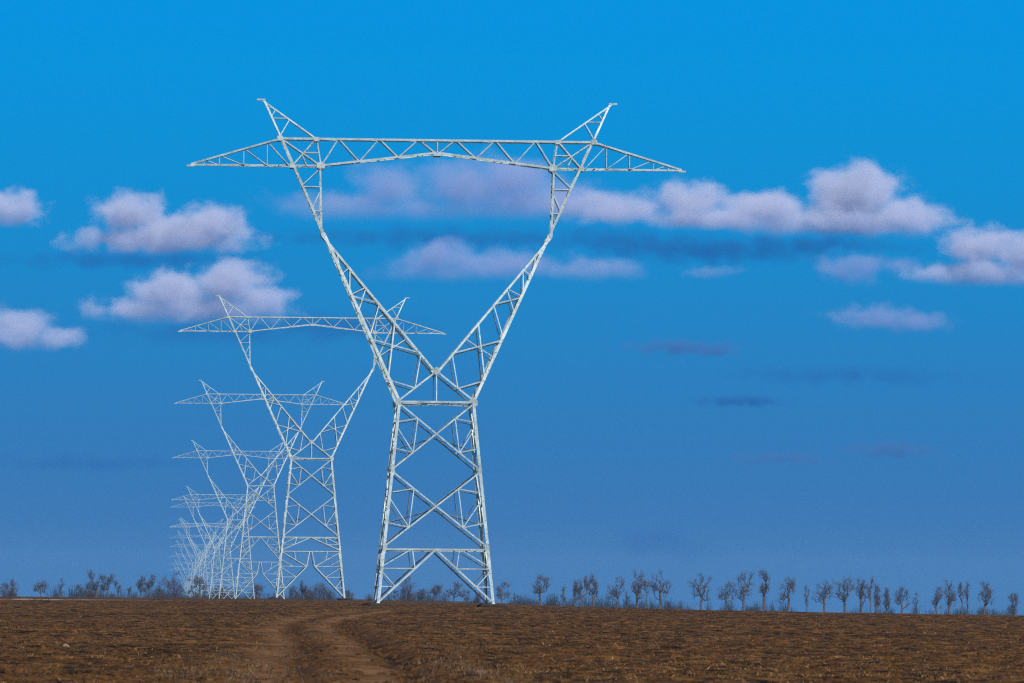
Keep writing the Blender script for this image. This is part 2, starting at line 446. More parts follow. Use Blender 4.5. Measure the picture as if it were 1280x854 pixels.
ys = axis((-400, 80, 30, .8), (80, 200, .2, .24), (200, 480, .26, .7), (480, 1000, .9, 8), (1000, 9300, 10, 250))
X, Y = np.meshgrid(xs, ys)
near = sstep((Y-40)/50)*(1-sstep((Y-500)/500))
dR = pl_dist(X, Y, RUT_R); dL = pl_dist(X, Y, RUT_L); dA = pl_dist(X, Y, LANE); dB = pl_dist(X, Y, LANE2)
wob = vnoise(X, Y, 5, 3)*.5 + vnoise(X, Y, 1.6, 9)*.35
rutR = np.exp(-((dR+wob*.45)/.36)**2); rutL = np.exp(-((dL+wob*.6)/.36)**2)
lane = np.maximum(np.exp(-((dA+wob*.9)/.85)**2), .85*np.exp(-((dB+wob*1.0)/.8)**2)); lane = np.maximum(lane, .55*np.exp(-((dL+wob*1.3)/1.6)**2)); lane = lane*np.clip(.85+1.1*vnoise(X, Y, 2.3, 77), .3, 1)
trk = np.clip(np.maximum(np.maximum(lane, rutR), rutL), 0, 1)
rough = 1 - .5*lane
Z = gz(X, Y)
Z += near*(.10*vnoise(X, Y, 14) + .055*vnoise(X, Y, 5, 5) + rough*(.07*vnoise(X, Y, 1.7, 11) + .08*vnoise(X, Y, .75, 23) + .1*np.clip(vnoise(X, Y, .42, 31), -.1, .5)))
Z += near*(-.07*lane - .09*rutL - .11*rutR + .09*np.exp(-((dR-.95)/.35)**2)*(dA > .9) + (rutR+rutL*.8)*(.12*vnoise(X, Y, .5, 41) + .1*vnoise(X, Y, .9, 51)))
nx, ny = len(xs), len(ys)
V = np.stack([X.ravel(), Y.ravel(), Z.ravel()], 1)
ii = np.arange(nx*ny).reshape(ny, nx)
Q = np.stack([ii[:-1, :-1].ravel(), ii[:-1, 1:].ravel(), ii[1:, 1:].ravel(), ii[1:, :-1].ravel()], 1)
# attribute: r = bare pale track, g = dark churned rut, b = pale dry strip
pale = np.exp(-((Y-548-8*vnoise(X, Y, 40))/7)**2)*sstep((-X-22)/10)*np.clip(.45+1.4*vnoise(X, Y, 9, 3), 0, 1)
att = np.stack([lane.ravel(), np.clip(rutR+rutL*.75, 0, 1).ravel(), pale.ravel(), np.ones(nx*ny)], 1)
def m_ground():
    m, n, l, b = mat('ploughed_soil')
    at_ = n.new('ShaderNodeAttribute'); at_.attribute_name = 'soil'
    sp = n.new('ShaderNodeSeparateColor'); l.new(at_.outputs['Color'], sp.inputs['Color'])
    tc = n.new('ShaderNodeTexCoord')
    # soil colour: clods, patches of straw litter, broad bands
    t1 = noise(n, l, tc.outputs['Object'], 1.6, 8, .7); r1 = ramp(n, [(.42, (.008, .0034, .001)), (.5, (.055, .025, .0062)), (.62, (.135, .066, .018))])
    l.new(t1.outputs['Fac'], r1.inputs['Fac'])
    t2 = noise(n, l, tc.outputs['Object'], 7.0, 4, .75); r2 = ramp(n, [(.56, (0, 0, 0)), (.68, (1, 1, 1))]); l.new(t2.outputs['Fac'], r2.inputs['Fac'])
    mp = n.new('ShaderNodeMapping'); mp.inputs['Scale'].default_value = (.03, .09, .1); mp.inputs['Rotation'].default_value = (0, 0, .12); l.new(tc.outputs['Object'], mp.inputs['Vector'])
    t3 = noise(n, l, mp.outputs['Vector'], 2.0, 5, .6); r3 = ramp(n, [(.36, (.6, .58, .56)), (.62, (1.3, 1.26, 1.2))]); l.new(t3.outputs['Fac'], r3.inputs['Fac'])
    def mix(f, a, c, bl='MIX'):
        x = n.new('ShaderNodeMix'); x.data_type = 'RGBA'; x.blend_type = bl
        for s, v in (('Factor', f), ('A', a), ('B', c)):
            if hasattr(v, 'is_output'): l.new(v, x.inputs[s])
            elif isinstance(v, float): x.inputs[s].default_value = v
            else: x.inputs[s].default_value = (*v, 1)
        return x.outputs['Result']
    mu = n.new('ShaderNodeMath'); mu.operation = 'MULTIPLY'; l.new(r2.outputs['Color'], mu.inputs[0]); mu.inputs[1].default_value = .4
    c = mix(mu.outputs[0], r1.outputs['Color'], (.24, .15, .06))
    c = mix(1.0, c, r3.outputs['Color'], 'MULTIPLY')
    t4 = noise(n, l, tc.outputs['Object'], .9, 6, .6); r4 = ramp(n, [(.35, (.1, .048, .018)), (.7, (.185, .096, .04))]); l.new(t4.outputs['Fac'], r4.inputs['Fac'])
    c = mix(sp.outputs['Red'], c, r4.outputs['Color'])
    c = mix(sp.outputs['Green'], c, (.015, .0075, .0035))
    c = mix(sp.outputs['Blue'], c, (.42, .36, .32))
    l.new(c, b.inputs['Base Color'])
    b.inputs['Roughness'].default_value = .95; b.inputs['Specular IOR Level'].default_value = .1
    bn = noise(n, l, tc.outputs['Object'], 5.5, 8, .7); bp = n.new('ShaderNodeBump'); bp.inputs['Strength'].default_value = .7; bp.inputs['Distance'].default_value = .09
    l.new(bn.outputs['Fac'], bp.inputs['Height']); l.new(bp.outputs['Normal'], b.inputs['Normal'])
    return m
ground = mk('ground', V, Q, m_ground(), smooth=True)
a = ground.data.color_attributes.new('soil', 'FLOAT_COLOR', 'POINT'); a.data.foreach_set('color', att.astype(np.float32).ravel())
tag(ground, kind='structure')

# stubble and dry grass (uncountable)
def interp_ground(x, y):
    ix = np.clip(np.searchsorted(xs, x)-1, 0, nx-2); iy = np.clip(np.searchsorted(ys, y)-1, 0, ny-2)
    fx = (x-xs[ix])/(xs[ix+1]-xs[ix]); fy = (y-ys[iy])/(ys[iy+1]-ys[iy])
    return ((Z[iy, ix]*(1-fx)+Z[iy, ix+1]*fx)*(1-fy)+(Z[iy+1, ix]*(1-fx)+Z[iy+1, ix+1]*fx)*fy)
def blades(x, y, h, w, lean, lo=0.0):
    n = len(x); z = interp_ground(x, y)
    a = rng.random(n)*6.283; la = rng.random(n)*6.283; ln = lean*(lo+(1-lo)*rng.random(n))
    bx, by = np.cos(a)*w/2, np.sin(a)*w/2
    tx, ty, tz = np.cos(la)*h*ln, np.sin(la)*h*ln, h*np.sqrt(np.maximum(1-ln*ln, .05))
    P = np.empty((n, 4, 3)); zb = z-.02
    P[:, 0] = np.stack([x-bx, y-by, zb], 1); P[:, 1] = np.stack([x+bx, y+by, zb], 1)
    P[:, 2] = np.stack([x+tx+bx*.6, y+ty+by*.6, z+tz], 1); P[:, 3] = np.stack([x+tx-bx*.6, y+ty-by*.6, z+tz], 1)
    return P.reshape(-1, 3), np.arange(n*4).reshape(n, 4)
def scatter(n, y0, y1, spread=.115):
    y = y0*(y1/y0)**rng.random(n); x = (rng.random(n)*2-1)*(spread*y+4); return x, y
x, y = scatter(210000, 82, 640)
x = x - 0; keep = rng.random(len(x)) < np.clip(.5 + 1.6*vnoise(x, y, 7) + 1.2*vnoise(x, y, 1.6, 8), .06, 1)*(1-.93*np.exp(-(pl_dist(x, y, LANE)/1.2)**2))*(1-.9*np.exp(-(pl_dist(x, y, RUT_R)/.8)**2))*(1-.8*np.exp(-(pl_dist(x, y, LANE2)/1.0)**2))*(1-.8*np.exp(-(pl_dist(x, y, RUT_L)/.8)**2))
x, y = x[keep], y[keep]
h = .025 + .07*rng.random(len(x))**2; w = .008 + .022*rng.random(len(x))**2
v, f = blades(x, y, h*1.4, w, .998, .8)
tag(mk('stubble', v, f, STRAW), 'tan straw stubble scattered over the brown field', 'stubble', kind='stuff')
# clods of earth: thick along the ruts, scattered over the field
def clods(x, y, r):
    n = len(x); z = interp_ground(x, y); base = np.array([(1, 0, 0), (0, 1, 0), (-1, 0, 0), (0, -1, 0), (.15, .1, .85), (.6, .6, .5), (-.6, .55, .5), (-.55, -.6, .5), (.6, -.55, .5)])
    a = rng.random(n)*6.283; ca, sa = np.cos(a), np.sin(a); jit = 1+.55*(rng.random((n, 9, 3))-.5)
    B = base[None]*jit*r[:, None, None]
    P = np.stack([B[:, :, 0]*ca[:, None]-B[:, :, 1]*sa[:, None]+x[:, None], B[:, :, 0]*sa[:, None]+B[:, :, 1]*ca[:, None]+y[:, None], B[:, :, 2]*.8+z[:, None]-.15*r[:, None]], 2)
    f = np.array([(0, 5, 4), (5, 1, 4), (1, 6, 4), (6, 2, 4), (2, 7, 4), (7, 3, 4), (3, 8, 4), (8, 0, 4), (0, 1, 5), (1, 2, 6), (2, 3, 7), (3, 0, 8)])
    return P.reshape(-1, 3), (np.arange(n)[:, None, None]*9+f[None]).reshape(-1, 3)
x, y = scatter(150000, 80, 560)
k1 = rng.random(len(x)) < np.clip(.45+1.8*vnoise(x, y, 4, 17), .1, 1)*(1-.95*np.exp(-(pl_dist(x, y, LANE)/.8)**2))*(1-.85*np.exp(-(pl_dist(x, y, LANE2)/.6)**2))
x, y = x[k1], y[k1]; r = .025+.085*rng.random(len(x))**3
ex, ey, er = [x], [y], [r]
for PT, nn_, sp_ in ((RUT_R, 5200, .3), (RUT_L, 3000, .3)):
    pa = np.array(PT[1:]); sg = rng.integers(0, len(pa)-1, nn_*4); t = rng.random(nn_*4)
    L_ = np.hypot(*(pa[sg+1]-pa[sg]).T); kp = rng.random(nn_*4) < L_/L_.max(); sg, t = sg[kp][:nn_], t[kp][:nn_]
    q = pa[sg]*(1-t[:, None])+pa[sg+1]*t[:, None]; q = q + rng.normal(0, 1, q.shape)*sp_*np.array([1, 1.5])
    kq = (rng.random(len(q)) < np.clip(.55+2*vnoise(q[:, 0], q[:, 1], 3.5, 5), .05, 1)) & (q[:, 1] > 70)
    q = q[kq]; ex.append(q[:, 0]); ey.append(q[:, 1]); er.append(.03+.1*rng.random(len(q))**2)
v, f = clods(np.concatenate(ex), np.concatenate(ey), np.concatenate(er))
tag(mk('soil_clods', v, f, CLOD), 'dark crumbled clods of earth thickest along the wheel ruts', 'soil clods', kind='stuff')
# dry grass tufts beside the track and along the crest
cx, cy = [], []
def patch(px, py, n, sx, sy):
    X0, Y0 = hit(px, py); cx.extend(rng.normal(X0, sx, n)); cy.extend(rng.normal(Y0, sy, n))
for px, py, n, sx, sy in ((285, 832, 34, .8, 7), (310, 850, 26, .6, 5), (320, 815, 14, .8, 8), (270, 850, 22, .7, 5), (345, 790, 12, 1.5, 14), (590, 835, 26, .7, 7), (615, 850, 34, .5, 5), (560, 815, 16, .9, 10), (545, 800, 14, .9, 12), (520, 790, 12, 1, 14), (470, 775, 10, 2, 18), (350, 845, 7, .5, 6), (560, 845, 12, .5, 6)):
    patch(px, py, n, sx, sy)
n2 = 900; yy = 380 + 330*rng.random(n2); cx.extend((rng.random(n2)*2-1)*.1*yy); cy.extend(yy)
cx, cy = np.array(cx), np.array(cy)
k = 12
x = np.repeat(cx, k)+rng.normal(0, .13, len(cx)*k); y = np.repeat(cy, k)+rng.normal(0, .13, len(cx)*k)
v, f = blades(x, y, .05+.12*rng.random(len(x)), .005+.008*rng.random(len(x)), .9)
tag(mk('dry_grass', v, f, DRY), 'withered grey brown grass tufts beside the wheel ruts', 'dry grass', kind='stuff')
# the pale stone lying in the stubble
X0, Y0 = hit(82, 809)
sv, sf = [], []
bz = float(interp_ground(np.array([X0]), np.array([Y0]))[0])
for j in range(6):
    ph = j/5*math.pi/2
    for i in range(10):
        a_ = i/10*6.283; q = 1+.18*math.sin(a_*3+j)+.1*math.cos(a_*5)
        sv.append((X0+.09*q*math.cos(ph)*math.cos(a_), Y0+.1*q*math.cos(ph)*math.sin(a_), bz-.03+.12*math.sin(ph)))
for j in range(5):
    for i in range(10): sf.append((j*10+i, j*10+(i+1) % 10, j*10+10+(i+1) % 10, j*10+10+i))
sf.append(tuple(range(50, 60)))
tag(mk('stone', sv, sf, STONE), 'small pale stone lying on the brown stubble field', 'stone')

# ------------------------------------------------------------------ bare trees
def tube(V, Fc, pts, rads, k):
    n = len(pts); b = len(V)
    for i, p in enumerate(pts):
        d = (pts[min(i+1, n-1)]-pts[max(i-1, 0)]).normalized(); u = d.cross(Vector((.31, .95, .1))).normalized(); w = d.cross(u)
        for j in range(k):
            a = 6.2832*j/k; V.append(p + (u*math.cos(a)+w*math.sin(a))*rads[i])
    for i in range(n-1):
        for j in range(k):
            Fc.append((b+i*k+j, b+i*k+(j+1) % k, b+(i+1)*k+(j+1) % k, b+(i+1)*k+j))
def bare_tree(seed, loc, H, W, style, twig, label):
    """limbs grown towards clusters of points that fill the crown; thickness follows what each limb carries"""
    g = np.random.default_rng(seed); R_ = W/2
    E = dict(round=[(0, 0, .70, 1, .28), (g.choice((-.6, .6)), .2, .52, .45, .12), (g.normal(0, .3), 0, .8, .6, .2)], tall=[(0, 0, .69, .85, .31), (g.normal(0, .25), 0, .5, .8, .2)],
             fork=[(-.42, .1, .66, .62, .26), (.4, -.1, .74, .62, .26), (g.choice((-.7, .7)), 0, .46, .35, .1)],
             thin=[(0, 0, .72, .95, .28), (.1, 0, .42, .7, .15)], bush=[(0, 0, .55, 1, .45), (-.3, .2, .3, .7, .3), (.35, 0, .3, .7, .3)])[style]
    bare = dict(round=.42, tall=.36, fork=.36, thin=.25, bush=.05)[style]
    ncl = dict(round=24, tall=24, fork=22, thin=10, bush=34)[style]
    A = []; ncl = max(8, int(ncl*.8))
    for c in range(ncl):
        e = E[g.integers(len(E))] if g.random() < .5 else E[0] if style != 'fork' else E[c % 2]
        d = g.normal(size=3); d /= np.linalg.norm(d); q = g.random()**.4*.95
        cc = np.array([e[0]*R_ + d[0]*q*e[3]*R_, e[1]*R_ + d[1]*q*e[3]*R_, (e[2] + d[2]*q*e[4])*H])
        m_ = 15
        A.append(cc + g.normal(size=(m_, 3))*np.array([.15*R_+.12, .15*R_+.12, .045*H]))
    A = np.concatenate(A); A[:, 2] = np.clip(A[:, 2], bare*H*.75+.3, H*1.0)
    lean = g.normal(0, .02, 2)*H
    nodes = [np.array([0, 0, -.5])]; par = [-1]
    nt = 7; top = H*(.66 if style in ('round', 'tall', 'thin') else bare+.08 if style == 'fork' else .5)
    for i in range(1, nt+1):
        t = i/nt; nodes.append(np.array([lean[0]*t+g.normal(0, .012)*H*t, lean[1]*t, top*t])); par.append(i-1)
    if style == 'bush':
        for sg in (-1, 1):
            p = 0
            for t in (.3, .65, 1): nodes.append(np.array([sg*R_*.45*t+g.normal(0, .1), g.normal(0, .2), H*.5*t])); par.append(p); p = len(nodes)-1
    if style == 'fork':
        for sg in (-.42, .42):
            p = nt
            for t in (.33, .66, 1): nodes.append(np.array([lean[0]+sg*R_*t**.7+g.normal(0, .08), g.normal(0, .2), top+(H*.74-top)*t])); par.append(p); p = len(nodes)-1
    root_z = bare*H
    order = np.argsort(np.linalg.norm((A-np.array([lean[0], lean[1], root_z]))*np.array([1, 1, .7]), axis=1))
    cap = len(A)*2+60; N = np.zeros((cap, 3)); N[:len(nodes)] = nodes; par = par+[0]*(cap-len(par)); k = len(nodes)
    ok = np.ones(cap, bool)
    for i in range(len(nodes)): ok[i] = nodes[i][2] > root_z*.85
    for ai in order:
        a = A[ai]; dv = a-N[:k]; dist = np.linalg.norm(dv, axis=1)
        cost = dist + np.where(dv[:, 2] < .25*dist, .55*dist, 0) + np.where(ok[:k], 0, 1e6)
        b = int(np.argmin(cost)); d = dist[b]
        mid = N[b]*.5+a*.5 + g.normal(size=3)*.09*d + np.array([0, 0, -.07*d])
        N[k] = mid; par[k] = b; N[k+1] = a; par[k+1] = k; k += 2
    cnt = np.zeros(k)
    cnt[:] = 1
    for i in range(k-1, 0, -1): cnt[par[i]] += cnt[i]
    r0 = (.27 if style != 'thin' else .15)*(H/11)
    rad = np.maximum(r0*(cnt/cnt[0])**.47, .036)
    big = cnt > cnt[0]*.10
    TV, TF, CV, CF = [], [], [], []
    for i in range(1, k):
        p = par[i]; P, Q = N[p], N[i]; d = Q-P; L_ = np.linalg.norm(d)
        if L_ < 1e-4: continue
        d = d/L_; u = np.cross(d, (.31, .95, .1)); u /= np.linalg.norm(u); w = np.cross(d, u)
        kk = 5 if big[i] else 3; V_, F_ = (TV, TF) if big[i] else (CV, CF); b = len(V_)
        ra = min(rad[p], rad[i]*1.5)*(1.35 if p == 0 else 1); rb = rad[i]
        for c, r_ in ((P, ra), (Q, rb)):
            for j in range(kk):
                t = 6.2832*j/kk; V_.append(c+(u*math.cos(t)+w*math.sin(t))*r_)
        for j in range(kk): F_.append((b+j, b+(j+1) % kk, b+kk+(j+1) % kk, b+kk+j))
    # finest twigs
    tips = N[np.arange(len(nodes), k)]
    for t in tips:
        for _ in range(3):
            d = g.normal(size=3)*.45 + np.array([t[0]/max(R_, .5)*.35, 0, .5]); q = t + d*.85
            b = len(CV); o_ = np.array([.016, 0, 0]); CV.extend([t-o_, t+o_, q+o_*.5, q-o_*.5]); CF.append((b, b+1, b+2, b+3))
    sz = H/max(v[2] for v in CV)
    root = empty('bare_tree', loc)
    for nm, VV, FF, mt in (('trunk', TV, TF, BARK), ('crown', CV, CF, twig)):
        mk(nm, [(v[0], v[1], v[2]*sz) for v in VV], FF, mt, root)
    tag(root, label, 'tree', 'bare trees along the horizon')
    return root
# x, top y, width px, style, distance, reddish, label
TR = [
 (2, 726, 11, 'thin', 2300, 0, 'slim bare tree at the left edge of the photo, beside a reddish bushy one'),
 (13, 722, 20, 'bush', 2000, 1, 'dense reddish bushy bare tree near the left edge of the photo'),
 (51, 723, 17, 'round', 2150, 0, 'small rounded bare tree between the reddish bushy tree and a thin stem'),
 (77, 721, 7, 'thin', 2200, 0, 'thin upright bare tree left of the faint short one'),
 (100, 729, 9, 'thin', 2600, 0, 'faint short bare tree left of the darkest round tree'),
 (112, 727, 12, 'bush', 2200, 0, 'low bushy bare tree against the left side of the darkest round tree'),
 (121, 710, 24, 'round', 1900, 0, 'darkest round topped bare tree on the left of the photo'),
 (135, 715, 16, 'fork', 1950, 0, 'open forked bare tree against the right side of the darkest round tree'),
 (146, 724, 9, 'thin', 2200, 0, 'thin bare tree right of the open forked one beside the dark round tree'),
 (162, 732, 7, 'thin', 2600, 0, 'tiny bare tree alone in the gap before the leaning pair'),
 (176, 716, 15, 'fork', 2000, 0, 'left tree of the bare pair standing left of the broad many stemmed tree'),
 (188, 716, 14, 'fork', 2050, 0, 'right tree of the bare pair standing left of the broad many stemmed tree'),
 (199, 728, 12, 'bush', 2500, 0, 'faint bush like bare tree between the pair and the broad many stemmed tree'),
 (217, 711, 30, 'bush', 1850, 1, 'broad many stemmed bare tree left of the far pylon cluster'),
 (248, 716, 26, 'round', 1900, 0, 'dark bare tree standing in front of the faint far pylons'),
 (275, 731, 14, 'bush', 2300, 0, 'low bare tree amid the legs of the distant pylons'),
 (322, 727, 15, 'fork', 2100, 0, 'bare tree seen between the legs of the third pylon'),
 (365, 729, 9, 'thin', 2200, 0, 'first thin bare tree inside the left leg of the second pylon'),
 (371, 732, 8, 'thin', 2250, 0, 'short bare tree next to the thin one inside the second pylon'),
 (380, 723, 10, 'tall', 2050, 0, 'tallest dark bare tree between the legs of the second pylon'),
 (387, 735, 12, 'bush', 2300, 0, 'low bushy bare tree between the two taller ones under the second pylon'),
 (401, 726, 17, 'fork', 2050, 0, 'spreading bare tree inside the right leg of the second pylon'),
 (437, 735, 13, 'bush', 2500, 0, 'faint low bare tree just right of the second pylon'),
 (463, 741, 12, 'bush', 2500, 0, 'faint low bare tree just left of the nearest pylon'),
 (494, 735, 9, 'thin', 2200, 0, 'slim bare tree just inside the left leg of the nearest pylon'),
 (508, 718, 22, 'bush', 1950, 1, 'large dense bare tree inside the left half of the nearest pylon base'),
 (527, 733, 10, 'tall', 2200, 0, 'short slim bare tree left of the middle under the nearest pylon'),
 (544, 727, 17, 'round', 2050, 0, 'rounded bare tree in the middle under the nearest pylon'),
 (567, 725, 21, 'fork', 2000, 0, 'wide open bare tree right of the middle under the nearest pylon'),
 (582, 735, 10, 'thin', 2200, 0, 'short bare tree between the wide open one and the right leg of the nearest pylon'),
 (596, 738, 11, 'bush', 2400, 0, 'low bare tree directly behind the right leg of the nearest pylon'),
 (628, 725, 18, 'fork', 2150, 0, 'hazy bare tree just outside the right leg of the nearest pylon'),
 (644, 740, 8, 'thin', 2500, 0, 'faint stub of a bare tree left of the lone lollipop shaped tree'),
 (675, 715, 26, 'round', 1900, 0, 'lone lollipop shaped bare tree, first well clear of the nearest pylon'),
 (705, 731, 7, 'thin', 2300, 0, 'narrow faint stem at the left of the group after the lone lollipop tree'),
 (720, 723, 11, 'tall', 2150, 0, 'slim bare tree second in the group after the lone lollipop tree'),
 (729, 718, 13, 'fork', 2050, 0, 'forked bare tree left of the tallest in the group after the lollipop tree'),
 (742, 714, 15, 'tall', 1950, 0, 'tall dense bare tree at the right end of the group after the lollipop tree'),
 (772, 718, 24, 'fork', 2000, 0, 'open bare tree with a limb reaching left, beside the dense upright tree'),
 (784, 735, 7, 'thin', 2300, 0, 'small stem between the open limbed tree and the dense upright tree'),
 (797, 709, 20, 'tall', 1850, 1, 'dense upright bare tree with ruddy trunk, tallest in its group'),
 (808, 722, 11, 'thin', 2150, 0, 'thin bare tree tight against the right of the dense upright tree'),
 (826, 710, 27, 'round', 1900, 0, 'bare tree with round top and a low limb reaching right'),
 (876, 714, 25, 'fork', 1950, 0, 'bare tree with crossing twin trunks standing alone in the gap'),
 (909, 724, 24, 'fork', 2000, 0, 'low wide bare tree left of the taller spreading one'),
 (929, 712, 23, 'round', 1900, 0, 'taller spreading bare tree between the low wide and the slender one'),
 (955, 709, 17, 'tall', 1850, 0, 'slender tall bare tree right of the spreading one'),
 (985, 718, 23, 'round', 1950, 0, 'globe crowned bare tree alone between the slender one and the dense cluster'),
 (1009, 730, 8, 'thin', 2200, 0, 'crooked little bare tree left of the dense cluster'),
 (1030, 722, 23, 'round', 1950, 0, 'first broad crown at the left of the dense cluster'),
 (1056, 717, 26, 'round', 1900, 0, 'broadest and darkest crown of the dense cluster'),
 (1077, 717, 17, 'tall', 1900, 0, 'upright tree right of the broadest crown of the dense cluster'),
 (1088, 718, 9, 'thin', 1950, 0, 'narrow tall stem in the right half of the dense cluster'),
 (1096, 727, 12, 'tall', 2000, 0, 'shorter tree right of the narrow tall stem of the dense cluster'),
 (1109, 732, 10, 'tall', 2100, 0, 'faint tree closing the right end of the dense cluster'),
 (1127, 730, 15, 'fork', 2050, 0, 'small forked bare tree standing just past the dense cluster'),
 (1144, 738, 10, 'thin', 2200, 0, 'low faint bare tree right of the small forked one'),
 (1171, 730, 13, 'fork', 2050, 0, 'leaning bare tree at the left of the last group of trees'),
 (1187, 722, 17, 'tall', 1950, 0, 'fullest and tallest tree of the last group of trees'),
 (1202, 724, 9, 'thin', 2000, 0, 'left stem of the two slim parallel bare trees'),
 (1210, 724, 9, 'thin', 1980, 0, 'right stem of the two slim parallel bare trees'),
 (1230, 724, 21, 'round', 1950, 0, 'vase shaped bare tree right of the two slim parallel ones'),
 (1266, 738, 12, 'bush', 2100, 0, 'hazy low bare tree last at the right edge of the photo'),
]
for i, (px, ty, wpx, st, Yd, red, lab) in enumerate(TR):
    Yd = Yd*1.0
    P = at(px, ty, Yd); g = float(gz(P.x, Yd)); H = P.z-g
    bare_tree(100+i*7, (P.x, Yd, g), H, wpx*Yd/F, st, TWIG2 if red else TWIG, lab)
# far scrub between the trees: one low uneven mass
rnd = random.Random(5)
SV, SF = [], []
for i in range(520):
    px = rnd.uniform(-60, 1340); Yd = rnd.uniform(2350, 3000)
    if rnd.random() < .35+.35*math.sin(px*.045)+.3*math.sin(px*.013+1): continue
    P = at(px, 735, Yd); g = float(gz(P.x, Yd)); hh = rnd.uniform(3.5, 8.5)
    c = Vector((P.x, Yd, g)); W_ = rnd.uniform(1.5, 4.5)
    for j in range(46):
        b0 = c + Vector((rnd.gauss(0, W_*.35), rnd.gauss(0, 1.2), 0)); t0 = b0 + Vector((rnd.gauss(0, W_*.4), rnd.gauss(0, .8), hh*rnd.uniform(.35, 1)))
        md = b0.lerp(t0, .5) + Vector((rnd.gauss(0, .25), 0, 0)); tube(SV, SF, [b0, md, t0], [.07, .05, .03], 3)
tag(mk('scrub', SV, SF, SCRUB), 'hazy low scrub behind the bare trees along the horizon', 'scrub', kind='stuff')

# ------------------------------------------------------------------ sun and sky
SUN_EL, SUN_AZ = R(52), R(146)       # azimuth clockwise from +Y: behind the viewer, to the right
sd = Vector((math.sin(SUN_AZ)*math.cos(SUN_EL), math.cos(SUN_AZ)*math.cos(SUN_EL), math.sin(SUN_EL)))
sl = bpy.data.lights.new('sun', 'SUN'); sl.energy = 5.0; sl.angle = R(.5); sl.color = (1, .96, .91)
so = bpy.data.objects.new('sun', sl); COL.objects.link(so); so.rotation_euler = sd.to_track_quat('Z', 'Y').to_euler(); so.location = (0, -50, 100)
wd = bpy.data.worlds.new('World'); sc.world = wd; wd.use_nodes = True
n, l = wd.node_tree.nodes, wd.node_tree.links
bg = n['Background']; bg.inputs['Strength'].default_value = .1
sky = n.new('ShaderNodeTexSky'); sky.sky_type = 'NISHITA'; sky.sun_disc = False; sky.sun_elevation = SUN_EL; sky.sun_rotation = SUN_AZ
sky.air_density = 1.0; sky.dust_density = .3; sky.ozone_density = 2
tc = n.new('ShaderNodeTexCoord'); sx = n.new('ShaderNodeSeparateXYZ'); l.new(tc.outputs['Generated'], sx.inputs['Vector'])
SKY = [(-.02, (.04, .165, .40)), (0.0, (.04, .155, .41)), (.03, (.024, .195, .50)), (.055, (.006, .245, .59)), (.085, (0, .295, .71)), (.11, (0.0, .288, .76))]
mr = n.new('ShaderNodeMapRange'); mr.inputs['From Min'].default_value = -.02; mr.inputs['From Max'].default_value = .11; l.new(sx.outputs['Z'], mr.inputs['Value'])
rp = ramp(n, [((z+.02)/.13, c) for z, c in SKY], 'B_SPLINE'); l.new(mr.outputs['Result'], rp.inputs['Fac'])
fd = n.new('ShaderNodeMapRange'); fd.inputs['From Min'].default_value = .12; fd.inputs['From Max'].default_value = .45; fd.interpolation_type = 'SMOOTHSTEP'; l.new(sx.outputs['Z'], fd.inputs['Value'])
mx = n.new('ShaderNodeMix'); mx.data_type = 'RGBA'; l.new(fd.outputs['Result'], mx.inputs['Factor']); sc10 = n.new('ShaderNodeVectorMath'); sc10.operation = 'SCALE'; sc10.inputs['Scale'].default_value = 10; l.new(rp.outputs['Color'], sc10.inputs[0]); l.new(sc10.outputs[0], mx.inputs['A']); hs = n.new('ShaderNodeVectorMath'); hs.operation = 'SCALE'; hs.inputs['Scale'].default_value = .5; l.new(sky.outputs['Color'], hs.inputs[0]); l.new(hs.outputs[0], mx.inputs['B'])
l.new(mx.outputs['Result'], bg.inputs['Color'])

